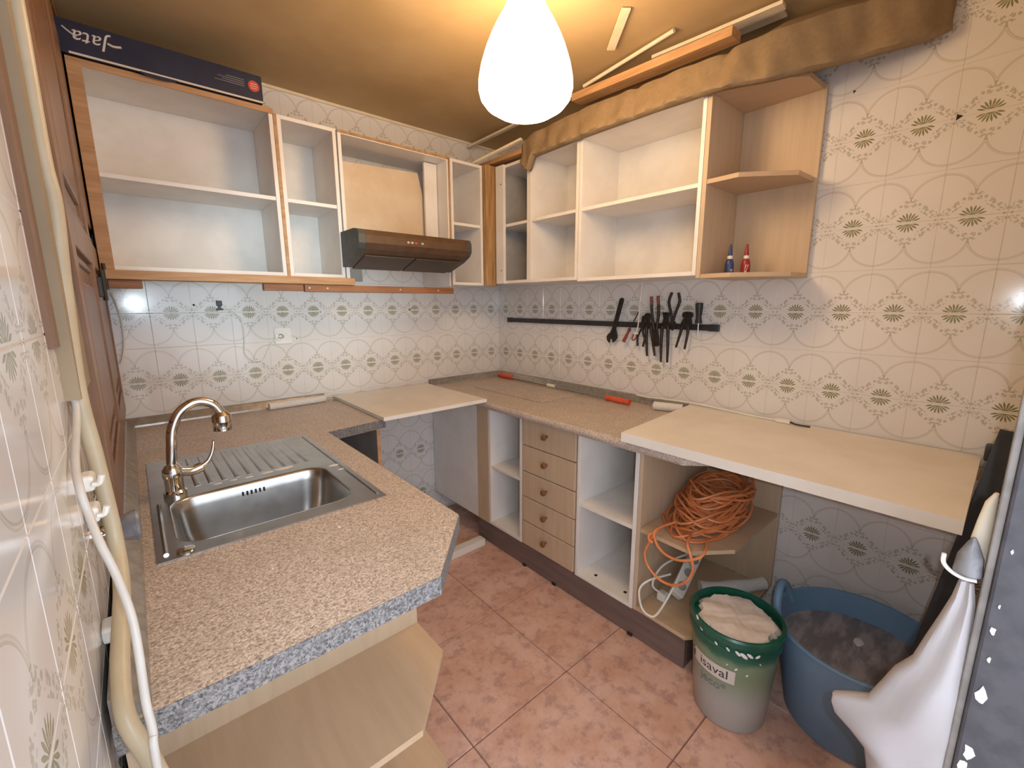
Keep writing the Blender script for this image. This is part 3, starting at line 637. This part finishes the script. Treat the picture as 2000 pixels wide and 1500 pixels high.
# ------------------------------------------------------------------ tool bar and tools
tb = thing('magnetic_tool_bar', 'black magnetic tool bar on the tiled wall', 'tool bar', (-.012, -.85, 1.28))
B().box((-.018, -1.576, 1.281), (-.001, -.128, 1.309), .002).build('bar', 'black', tb)
for y in (-.135, -1.56): B().box((-.020, y-.022, 1.279), (-.0005, y+.022, 1.311), .002).build('end_clip', 'black_blue', tb)
def plate(n, pts, m, parent=None, x0=-.020, th=.007, **kw):
    o = B().prism(pts, lambda p: (x0, p[0], p[1]), lambda p: (x0-th, p[0], p[1])).build(n, m, parent, **kw)
    bv = o.modifiers.new('bevel', 'BEVEL'); bv.width = .0015; bv.segments = 2; return o
plate('wrench', [(-1.05, 1.427), (-1.056, 1.434), (-1.064, 1.436), (-1.073, 1.433), (-1.077, 1.425), (-1.074, 1.411), (-1.034, 1.27), (-1.045, 1.235), (-1.045, 1.222), (-1.035, 1.205), (-1.016, 1.193), (-1.013, 1.209), (-1.003, 1.217), (-.997, 1.208), (-.997, 1.191), (-.985, 1.197), (-.977, 1.207), (-.975, 1.225), (-.982, 1.238), (-.997, 1.250), (-1.010, 1.274)], 'iron', label='black open-ended wrench, leftmost tool on the bar', cat='wrench')
def driver(lab, tip, base, end, r, m):
    t = thing('screwdriver', lab, 'screwdriver', (-.03, base[0], min(tip[1], end[1])))
    q = lambda p: (-.0325, p[0], p[1])
    tube('shank', [q(tip), q(base)], .003, 'iron' if m != 'black' else 'steel', t, 8, 0)
    e = V(q(end)); s_ = V(q(base)); tube('handle', [s_, s_.lerp(e, .1), s_.lerp(e, .35), s_.lerp(e, .7), s_.lerp(e, .95), e], lambda u: r*(.7+.3*abs(math.cos(u*4.2)))*(1 if u < .97 else .7), m, t, 12)
driver('small red-handled screwdriver hanging handle down', (-1.176, 1.362), (-1.127, 1.272), (-1.092, 1.204), .0095, 'red_grip')
driver('screwdriver with a black handle, rightmost tool on the bar', (-1.497, 1.247), (-1.496, 1.314), (-1.494, 1.408), .017, 'black')
def pliers(lab, parts, name='pliers', cat='pliers'):
    ys_ = [p[0] for n, pts, *_ in parts for p in pts]; zs_ = [p[1] for n, pts, *_ in parts for p in pts]
    t = thing(name, lab, cat, (-.03, sum(ys_)/len(ys_), min(zs_)))
    for n, pts, *k in parts:
        if n in ('jaw', 'head'): plate(n, pts, 'iron', t, -.0195-k[0], .008)
        else: tube(n, [(-.027-k[0], *p) for p in pts], k[1], k[2] if len(k) > 2 else 'iron', t, 10, 5)
def circ(y, z, r, n=14, sq=1): return [(y+r*math.cos(k*2*PI/n), z+sq*r*math.sin(k*2*PI/n)) for k in range(n)]
pliers('small black pliers left of the carpenter pincers', [('head', [(-1.194, 1.344), (-1.206, 1.342), (-1.212, 1.30), (-1.206, 1.268), (-1.190, 1.268), (-1.188, 1.30)], 0), ('handle', [(-1.193, 1.275), (-1.178, 1.246), (-1.173, 1.22), (-1.176, 1.187)], 0, .0055), ('handle', [(-1.203, 1.275), (-1.208, 1.25), (-1.217, 1.226), (-1.209, 1.186)], .002, .0055)])
pliers('long-handled black pincers with a rounded head, left pair', [('head', [(-1.206, 1.346), (-1.214, 1.355), (-1.226, 1.358), (-1.238, 1.355), (-1.244, 1.347), (-1.240, 1.317), (-1.256, 1.292), (-1.250, 1.278), (-1.222, 1.278), (-1.216, 1.292), (-1.217, 1.316)], .002), ('handle', [(-1.224, 1.289), (-1.228, 1.22), (-1.236, 1.139)], .002, lambda t: .0085-.003*t), ('handle', [(-1.25, 1.291), (-1.264, 1.22), (-1.281, 1.144)], .004, lambda t: .0085-.003*t)])
pliers('pliers hanging jaws down with dark red handle tips', [('head', [(-1.274, 1.285), (-1.297, 1.285), (-1.306, 1.24), (-1.311, 1.2), (-1.300, 1.194), (-1.289, 1.193), (-1.274, 1.2), (-1.272, 1.24)], .022), ('handle', [(-1.254, 1.438), (-1.262, 1.357), (-1.278, 1.278)], .020, .007), ('handle', [(-1.290, 1.441), (-1.298, 1.357), (-1.292, 1.279)], .020, .007), ('handle_tip', [(-1.254, 1.4395), (-1.258, 1.40)], .020, .0074, 'red_grip'), ('handle_tip', [(-1.290, 1.4425), (-1.295, 1.40)], .020, .0074, 'red_grip')])
pliers('longest black pincers with a square head, middle of the bar', [('head', [(-1.311, 1.361), (-1.329, 1.364), (-1.347, 1.361), (-1.345, 1.332), (-1.352, 1.30), (-1.344, 1.282), (-1.316, 1.282), (-1.309, 1.30), (-1.317, 1.332)], .006), ('handle', [(-1.314, 1.293), (-1.314, 1.20), (-1.318, 1.116)], .006, lambda t: .0085-.003*t), ('handle', [(-1.346, 1.294), (-1.351, 1.20), (-1.353, 1.118)], .008, lambda t: .0085-.003*t)])
pliers('pliers with splayed handles pointing up', [('head', [(-1.354, 1.32), (-1.378, 1.32), (-1.384, 1.30), (-1.372, 1.28), (-1.366, 1.274), (-1.358, 1.28), (-1.350, 1.30)], .004), ('handle', [(-1.354, 1.457), (-1.344, 1.43), (-1.342, 1.405), (-1.355, 1.36), (-1.366, 1.31)], .004, .0065), ('handle', [(-1.388, 1.455), (-1.395, 1.43), (-1.396, 1.409), (-1.378, 1.355), (-1.366, 1.31)], .006, .0065)])
pliers('end nippers with a wide oval head, beside the black screwdriver', [('head', circ(-1.438, 1.351, .028, 16, .6), .002), ('jaw', [(-1.420, 1.34), (-1.456, 1.34), (-1.460, 1.315), (-1.452, 1.285), (-1.412, 1.285), (-1.406, 1.315)], .0), ('handle', [(-1.418, 1.30), (-1.408, 1.26), (-1.391, 1.195)], .002, lambda t: .0075-.0025*t), ('handle', [(-1.447, 1.30), (-1.446, 1.26), (-1.436, 1.19)], .004, lambda t: .0075-.0025*t)], 'end_nippers', 'pliers')
hc_ = thing('hanging_cable', 'thin white cable with a red clip hanging in front of the tool bar', 'cable', (-.045, -1.185, 1.22))
tube('cable', [(-.045, -1.196, 1.512), (-.047, -1.193, 1.45), (-.048, -1.190, 1.389), (-.048, -1.187, 1.302), (-.046, -1.178, 1.262)], .003, 'white_plastic', hc_, 8)
B().box((-.050, -1.186, 1.249), (-.040, -1.164, 1.259), .002).build('connector', 'white_plastic', hc_)
tube('clip', [(-.045, -1.180, 1.250), (-.045, -1.174, 1.228), (-.045, -1.160, 1.217), (-.045, -1.152, 1.224), (-.045, -1.160, 1.248)], .0035, 'red_grip', hc_, 8)
# bottles on the end shelf
def bottle(lab, x, y, m, nm):
    t = thing('glue_bottle', lab, 'bottle', (x, y, 1.5195)); z = 1.5195
    B().lathe([(.0155, 0), (.017, .003), (.0165, .04), (.013, .055), (.009, .060)], (x, y, z), n=20).build('bottle_body', m, t, True)
    B().lathe([(.010, .0605), (.0105, .071), (.009, .073)], (x, y, z), n=16).build('collar', 'white_plastic', t, True)
    B().lathe([(.009, .0735), (.0035, .115), (.002, .117)], (x, y, z), n=14).build('nozzle_cap', m, t, True)
    def on(u, v): a_ = math.atan2(-1.0, -.75)+u/.0172; return (x+.0174*math.cos(a_), y+.0174*math.sin(a_), z+v)
    b = B(); P = {'d': [(-.006, .016), (0, .010), (.006, .016), (0, .022)], 'p': [(-.013, .008), (-.006, .008), (.001, .036), (-.011, .036)]}[nm]
    b.bm.faces.new([b.bm.verts.new(on(*p)) for p in P]); b.build('label_mark', 'ink_white', t)
    if nm == 'p': b = B(); b.bm.faces.new([b.bm.verts.new(on(*p)) for p in ((-.013, .037), (.012, .037), (.012, .041), (-.013, .041))]); b.build('label_mark', 'ink_white', t)
bottle('small blue glue bottle with pointed cap on the end shelf', -.17, -1.672, 'blue_bottle', 'd')
bottle('small red glue bottle with pointed cap on the end shelf', -.13, -1.719, 'red_bottle', 'p')

# ------------------------------------------------------------------ back wall fittings
so = thing('wall_socket', 'white wall socket with a plugged-in cable on the back tiles', 'socket', (-1.435, -.005, 1.205))
B().box((-1.475, -.011, 1.207), (-1.395, .0, 1.290), .003).build('cover_plate', 'white_plastic', so)
B().lathe([(.021, 0), (.021, .010), (.015, .012)], (-1.452, -.011, 1.245), (0, -1, 0), 20).build('plug', 'white_plastic', so, True)
tube('plug_ring', [(-1.462, -.026, 1.252), (-1.450, -.030, 1.258), (-1.438, -.028, 1.246), (-1.452, -.026, 1.238), (-1.464, -.024, 1.246)], .002, 'ink_grey', so, 8)
tube('wall_cable', [(-1.690, -.006, 1.388), (-1.653, -.007, 1.377), (-1.613, -.008, 1.333), (-1.607, -.008, 1.247), (-1.612, -.008, 1.172), (-1.581, -.008, 1.134), (-1.536, -.009, 1.136), (-1.507, -.012, 1.19), (-1.481, -.018, 1.227), (-1.458, -.023, 1.243)], .0032, 'white_plastic', None, 8, label='thin white cable looping down the tiles to the socket', cat='cable')
B().box((-1.705, -.012, 1.40), (-1.682, .0, 1.424), .002).box((-1.700, -.010, 1.388), (-1.688, .0, 1.402)).box((-1.707, -.012, 1.380), (-1.680, .0, 1.388), .001).build('wall_clip', 'black', label='small black clip on the back tiles above the looping cable', cat='clip')
tube('wall_cable', [(-2.062, -.01, 1.455), (-2.052, -.01, 1.40), (-2.045, -.01, 1.33), (-2.047, -.01, 1.25), (-2.060, -.01, 1.185), (-2.068, -.012, 1.165)], .0035, 'white_plastic', None, 8, label='short white cable bowed beside the brown shutter', cat='cable')
B().lathe([(.007, 0), (.008, .004), (.004, .008)], (-.712, 0, 1.372), (0, -1, 0), 12).build('wall_plug', 'grey_rubber', None, True, label='grey rubber plug in the back tiles under the hood', cat='plug')

# ------------------------------------------------------------------ left wall cables and fittings
tube('thick_cable', [(-2.082, -1.52, 2.418), (-2.082, -1.52, 2.1), (-2.080, -1.52, 1.810), (-2.081, -1.52, 1.619), (-2.078, -1.52, 1.550), (-2.084, -1.52, 1.434), (-2.087, -1.55, 1.283), (-2.081, -1.55, 1.168), (-2.0755, -1.56, 1.040), (-2.0735, -1.63, .985), (-2.080, -1.745, .940), (-2.078, -1.808, .907), (-2.060, -1.832, .846), (-2.045, -1.845, .74), (-2.03, -1.86, .4), (-2.03, -1.86, .01)], .0105, 'cream_plastic', None, 12, 6, label='thick cream cable hanging down the left wall', cat='cable')
tube('thin_cable', [(-2.092, -1.50, 2.418), (-2.092, -1.50, 2.0), (-2.094, -1.50, 1.65), (-2.0875, -1.50, 1.552), (-2.092, -1.51, 1.434), (-2.0935, -1.56, 1.30), (-2.0905, -1.57, 1.255), (-2.092, -1.67, 1.205), (-2.088, -1.72, 1.18), (-2.084, -1.73, 1.152), (-2.076, -1.76, 1.121), (-2.066, -1.78, 1.085), (-2.057, -1.81, 1.042), (-2.055, -1.83, 1.005), (-2.056, -1.84, .942), (-2.054, -1.85, .904), (-2.055, -1.86, .845), (-2.05, -1.87, .4), (-2.05, -1.87, .01)], .0045, 'cable_white', None, 10, 5, label='thin white cable twisted beside the thick cream cable', cat='cable')
for (y, z, lab) in ((-1.59, 1.150, 'upper clear plastic cable clip on the left wall'), (-1.60, 1.105, 'lower clear plastic cable clip on the left wall'), (-1.66, .945, 'clear plastic clip low on the left wall above the countertop edge')):
    B().box((XL, y-.018, z-.012), (-2.083, y+.018, z+.012), .005).tube([(-2.086, y-.02, z), (-2.078, y-.02, z), (-2.074, y-.02, z+.012)], .004, 8, 3).build('cable_clip', 'white_plastic', label=lab, cat='clip')
kn = thing('stop_valve', 'grey bell-shaped valve knob on the left wall above the countertop', 'valve', (-2.07, -1.47, 1.0))
B().lathe([(.012, 0), (.012, .012), (.010, .015)], (XL, -1.47, 1.018), (1, 0, 0), 16).build('stem', 'chrome', kn, True)
B().lathe([(.010, .0155), (.016, .020), (.024, .036), (.028, .050), (.026, .054), (.008, .055)], (XL, -1.47, 1.018), (1, 0, 0), 20).build('bell_knob', 'grey_rubber', kn, True)

# ------------------------------------------------------------------ cable coil, power strip, roll on the low end shelves
cc_ = thing('cable_coil', 'tangled coil of orange cable on the low wooden shelf', 'cable', (-.30, -1.72, .52))
b = B()
for k in range(46):
    u = k/45.; cx, cy = -.31+.10*u+random.uniform(-.05, .05), -1.725+random.uniform(-.015, .015); rx, ry = random.uniform(.10, .235)*(1-.25*u), random.uniform(.075, .125)
    z0 = .528+.13*u*random.uniform(.6, 1.1); tx, ty = random.uniform(-.10, .30), random.uniform(-.30, .30); ph = random.uniform(0, 6); m1, m2 = random.uniform(.03, .16), random.uniform(.03, .15)
    pts = []
    for i in range(25):
        a_ = i*2*PI/24+ph; x = cx+rx*math.cos(a_)*(1+m1*math.sin(2*a_+k)); y = cy+ry*math.sin(a_)*(1+m2*math.sin(3*a_+k*1.7))
        y = min(max(y, -1.885), -1.592); x = min(x, -.03)
        pts.append((x, y, min(.80, max(.5265, z0+tx*(x-cx)+ty*(y-cy)*.6+.012*math.sin(3*a_+k)))))
    b.tube(pts, .0052, 6, 2, True)
b.build('coil', 'orange_cable', cc_, True)
tube('hanging_loop', [(-.50, -1.66, .545), (-.575, -1.66, .545), (-.602, -1.645, .50), (-.605, -1.628, .44), (-.606, -1.650, .392), (-.607, -1.70, .366), (-.607, -1.755, .372), (-.607, -1.80, .41), (-.606, -1.822, .468), (-.604, -1.808, .52), (-.585, -1.785, .547), (-.50, -1.76, .55)], .0052, 'orange_cable', cc_, 8)
tube('hanging_loop', [(-.48, -1.69, .56), (-.585, -1.66, .55), (-.606, -1.67, .515), (-.612, -1.71, .485), (-.610, -1.77, .483), (-.603, -1.83, .515), (-.575, -1.845, .535), (-.50, -1.82, .545)], .0052, 'orange_cable', cc_, 8)
tube('cable_tie', [(-.585, -1.648, .530), (-.600, -1.640, .524), (-.613, -1.648, .512), (-.612, -1.664, .506)], .006, 'orange_cable', cc_, 8)
ps = thing('power_strip', 'white multi-socket power strip leaning under the orange coil', 'power strip', (-.25, -1.66, .17))
A_, B_ = V((-.425, -1.675, .197)), V((-.10, -1.645, .36)); d_ = (B_-A_).normalized(); s_ = d_.cross(V((0, 0, 1))).normalized(); u_ = s_.cross(d_)
nrm = (u_*.8-s_*(-.6)).normalized(); sd = d_.cross(nrm)
B().obox((A_+B_)/2, d_*((B_-A_).length/2), sd*.026, nrm*.020, .005).build('strip_body', 'white_plastic', ps)
for k in range(5):
    q = A_.lerp(B_, .12+.19*k)+nrm*.0202; B().lathe([(.019, 0), (.019, .002), (.0165, .002), (.016, -.0005)], q, nrm, 16).build('socket', 'grey_strip', ps)
B().box((-.475, -1.655, .169), (-.435, -1.615, .205), .008).build('plug', 'white_plastic', ps)
tube('cable', [(-.47, -1.64, .205), (-.50, -1.61, .25), (-.43, -1.615, .31), (-.30, -1.66, .33), (-.40, -1.69, .34), (-.50, -1.70, .28), (-.575, -1.68, .19), (-.59, -1.65, .176), (-.595, -1.62, .20), (-.585, -1.602, .26), (-.55, -1.62, .295), (-.45, -1.66, .30)], .0045, 'white_plastic', ps, 8)
rl = thing('fabric_roll', 'pale grey rolled cloth on the bottom shelf behind the paint bucket', 'roll', (-.18, -1.82, .17))
tube('roll_body', [(-.30, -1.72, .199), (-.20, -1.815, .201), (-.07, -1.89, .203)], lambda t: .030-.004*math.sin(t*9), 'fluff', rl, 16)

# ------------------------------------------------------------------ paint bucket
bkx, bky = -.570, -1.968
bk = thing('paint_bucket', 'green and white paint bucket filled with white plaster', 'bucket', (bkx, bky, 0))
B().lathe([(.112, .001), (.116, .006), (.137, .318), (.137, .334), (.133, .334), (.113, .010), (.001, .009)], (bkx, bky, 0), n=48, cap=False).build('bucket_body', 'bucket_print', bk, True)
B().lathe([(.1375, .300), (.143, .303), (.143, .318), (.1385, .321), (.1385, .338), (.146, .341), (.147, .358), (.142, .364), (.134, .362), (.1335, .336)], (bkx, bky, 0), n=48, cap=False).build('rim', 'green_paint', bk, True)
n = 64; rg = []
def hgt(x, y): return .0022*math.sin(x*70+y*31)+.0016*math.sin(y*95-x*40)+.0016*math.sin(x*180+1)*math.sin(y*160)
for j in range(13):
    rr = .003+.125*j/12; ring = []
    for a_ in [k*2*PI/n for k in range(n)]:
        e_ = 1+(.05*math.sin(5*a_+1)+.04*math.sin(9*a_)+.03*math.sin(17*a_+2)+.02*math.sin(29*a_))*(j/12)**4-.04*(j/12)
        x, y = rr*e_*math.cos(a_), rr*e_*math.sin(a_); ring.append(V((bkx+x, bky+y, (.350 if j < 12 else .335)+hgt(x, y)*(1 if j < 12 else 0))))
    rg.append(ring)
B().loft(rg).build('plaster_fill', 'plaster', bk, True)
B().lathe([(.132, .334), (.10, .336), (.001, .336)], (bkx, bky, 0), n=40, cap=False).build('smeared_wall', 'green_paint', bk, True)
def bsurf(ang, z, off=.0008): r = .116+(z-.006)*(.021/.312)+off; return (bkx+r*math.cos(ang), bky+r*math.sin(ang), z)
cang = math.atan2(CAM.y-bky, CAM.x-bkx)       # direction from the bucket to the doorway
lab0 = cang-.52
b = B(); L = 24
g = [[b.bm.verts.new(bsurf(lab0+(-.62+1.24*i/L), z)) for i in range(L+1)] for z in (.192, .243)]
for i in range(L): b.bm.faces.new((g[0][i], g[0][i+1], g[1][i+1], g[1][i]))
b.build('name_label', 'ink_white', bk)
text('lettering', 'isaval', .046, lambda x, y: bsurf(lab0+.10+x/.128, .219+y, .0016), 'ink_dark', bk)
for q in ([(-.60, .197), (-.52, .197), (-.50, .222), (-.54, .228), (-.60, .215)], [(-.60, .220), (-.55, .232), (-.50, .240), (-.58, .240)]):
    b = B(); b.bm.faces.new([b.bm.verts.new(bsurf(lab0+p[0], p[1], .0016)) for p in q]); b.build('logo_mark', 'ink_dark', bk)
text('lettering', 'jeco*', .042, lambda x, y: bsurf(lab0+.10+x/.127, .163+y, .0012), 'ink_grey', bk)
for a_, z, s in ((.1, .322, .011), (.22, .318, .014), (.34, .322, .012), (-.1, .325, .008), (.5, .321, .009), (.9, .30, .005), (-.35, .326, .007), (-.9, .36, .012), (-.75, .34, .008), (.62, .285, .004), (-.1, .262, .004), (.1, .255, .006), (.35, .24, .005)):
    ang = cang+a_; r_ = (.1435 if z > .3 else .116+(z-.006)*.0673)
    c = V((bkx+r_*math.cos(ang), bky+r_*math.sin(ang), z)); nd = V((math.cos(ang), math.sin(ang), 0))
    B().lathe([(s, 0), (s*.8, .002), (s*.2, .003)], c, nd, 9, sx=.5 if z < .3 else 1.0, sy=1.0 if z < .3 else .45).build('plaster_splash', 'splash', bk, True)
# ------------------------------------------------------------------ blue tub
tx_, ty_ = -.325, -2.262
bt = thing('mixing_tub', 'blue flexible tub with grey mixing residue', 'tub', (tx_, ty_, 0))
B().lathe([(.001, .001), (.178, .001), (.186, .01), (.236, .325), (.242, .330), (.240, .336), (.230, .334), (.180, .014), (.001, .012)], (tx_, ty_, 0), n=56, cap=False).build('tub_body', 'blue_plastic', bt, True)
for sg in (1, -1):
    cy = ty_+sg*.229
    if cy < -2.44: continue
    tube('handle', [(tx_-.075, cy-.012*sg, .300), (tx_-.058, cy, .345), (tx_-.028, cy+.006*sg, .382), (tx_, cy+.008*sg, .392), (tx_+.028, cy+.006*sg, .382), (tx_+.058, cy, .345), (tx_+.075, cy-.012*sg, .300)], .014, 'blue_plastic', bt, 12)
rg = []
for rr in (.005, .05, .10, .15, .19, .219): rg.append([V((tx_+rr*math.cos(a_), ty_+rr*math.sin(a_), .250+random.uniform(-.004, .004)*(rr < .2)+.006*math.sin(rr*30))) for a_ in [k*2*PI/40 for k in range(40)]])
B().loft(rg).build('residue', 'sludge', bt, True)
B().lathe([(.02, 0), (.014, .003), (.003, .004)], (tx_+.07, ty_+.01, .254), n=11, sx=1.4, sy=.8).build('plaster_splash', 'splash', bt)
# dark plank standing in the tub
pk = B(); a_, c_ = V((-.47, -2.392, .262)), V((-.34, -2.492, 1.08))
d_ = (c_-a_).normalized(); s_ = d_.cross(V((1, 0, 0))).normalized(); u_ = s_.cross(d_)
pk.obox((a_+c_)/2, d_*((c_-a_).length/2), s_*.022, u_*.009, .002).build('dark_plank', 'black_blue', label='dark blue-black plank standing in the blue tub', cat='plank')
B().box((-.075, -2.515, ZT+.0375), (-.02, -2.45, ZT+.085), .006).build('plastic_block', 'black_blue', label='small dark plastic block at the far end of the cream board', cat='block')

# ------------------------------------------------------------------ white plastic bag and hook on the jamb
hk = thing('wall_hook', 'grey hook with white wire on the door jamb', 'hook', (-1.10, -2.47, 1.0))
B().lathe([(.016, -.026), (.014, 0), (.006, .022), (.002, .030)], (-1.125, -2.463, 1.040), (0, 0, 1), 16).build('hook_body', 'grey_rubber', hk, True)
tube('wire', [(-1.125, -2.436, 1.032), (-1.125, -2.437, 1.018), (-1.125, -2.446, 1.008), (-1.125, -2.460, 1.003), (-1.125, -2.474, 1.005)], .003, 'white_plastic', hk, 8)
rows = [(1.000, -2.472, -2.456), (.970, -2.477, -2.452), (.930, -2.4795, -2.443), (.885, -2.481, -2.432), (.845, -2.4815, -2.423), (.81, -2.482, -2.404), (.775, -2.482, -2.392), (.735, -2.483, -2.378), (.718, -2.483, -2.350), (.705, -2.4835, -2.331), (.69, -2.484, -2.3305), (.672, -2.484, -2.337), (.655, -2.484, -2.362), (.635, -2.484, -2.385), (.60, -2.485, -2.392), (.52, -2.485, -2.393), (.40, -2.485, -2.395), (.25, -2.485, -2.398), (.10, -2.484, -2.405)]
rg = []
for i, (z, y0, y1) in enumerate(rows):
    cx, cy, hw = -1.125, (y0+y1)/2, (y1-y0)/2; ring = []
    for k in range(28):
        a_ = k*2*PI/28; tk = min(.030, hw*.8)*(1+.10*math.sin(3*a_+i*.35))
        ring.append(V((cx-tk*math.sin(a_)*.8+.002*math.sin(5*a_+i*.4), cy+hw*math.cos(a_), z)))
    rg.append(ring)
B().loft(rg).build('plastic_bag', 'bag_plastic', None, True, label='white plastic bag hanging from the hook by the door jamb', cat='bag')
rows = [(1.135, -2.478, -2.473), (1.12, -2.4785, -2.466), (1.09, -2.479, -2.462), (1.06, -2.479, -2.459), (1.03, -2.479, -2.468), (1.01, -2.479, -2.475)]
rg = [[V((-1.10-.006*math.sin(k*PI/8)*(1+.3*math.sin(i)), (a_+b_)/2+(b_-a_)/2*math.cos(k*PI/8), z)) for k in range(16)] for i, (z, a_, b_) in enumerate(rows)]
B().loft(rg).build('cloth_scrap', 'cream_cloth', None, True, label='folded cream cloth stuck to the jamb above the hook', cat='cloth')

# small chips and stains on the tiled walls
for y, z, r in ((-2.252, 1.972, .010), (-1.975, 2.135, .006)):
    B().prism([(y, z-r), (y-r*1.5, z+.1*r), (y, z+r*.9)], lambda p: (-.0004, p[0], p[1]), lambda p: (.0008, p[0], p[1])).build('chip', 'hole_dark', wall_right)
for x, z, r in ((-1.24, 1.365, .003), (-1.37, 1.23, .003), (-1.79, 1.405, .005), (-.95, 1.372, .003)):
    B().lathe([(r, 0), (r, .0006)], (x, -.0003, z), (0, -1, 0), 8).build('drill_hole', 'hole_dark', wall_back)
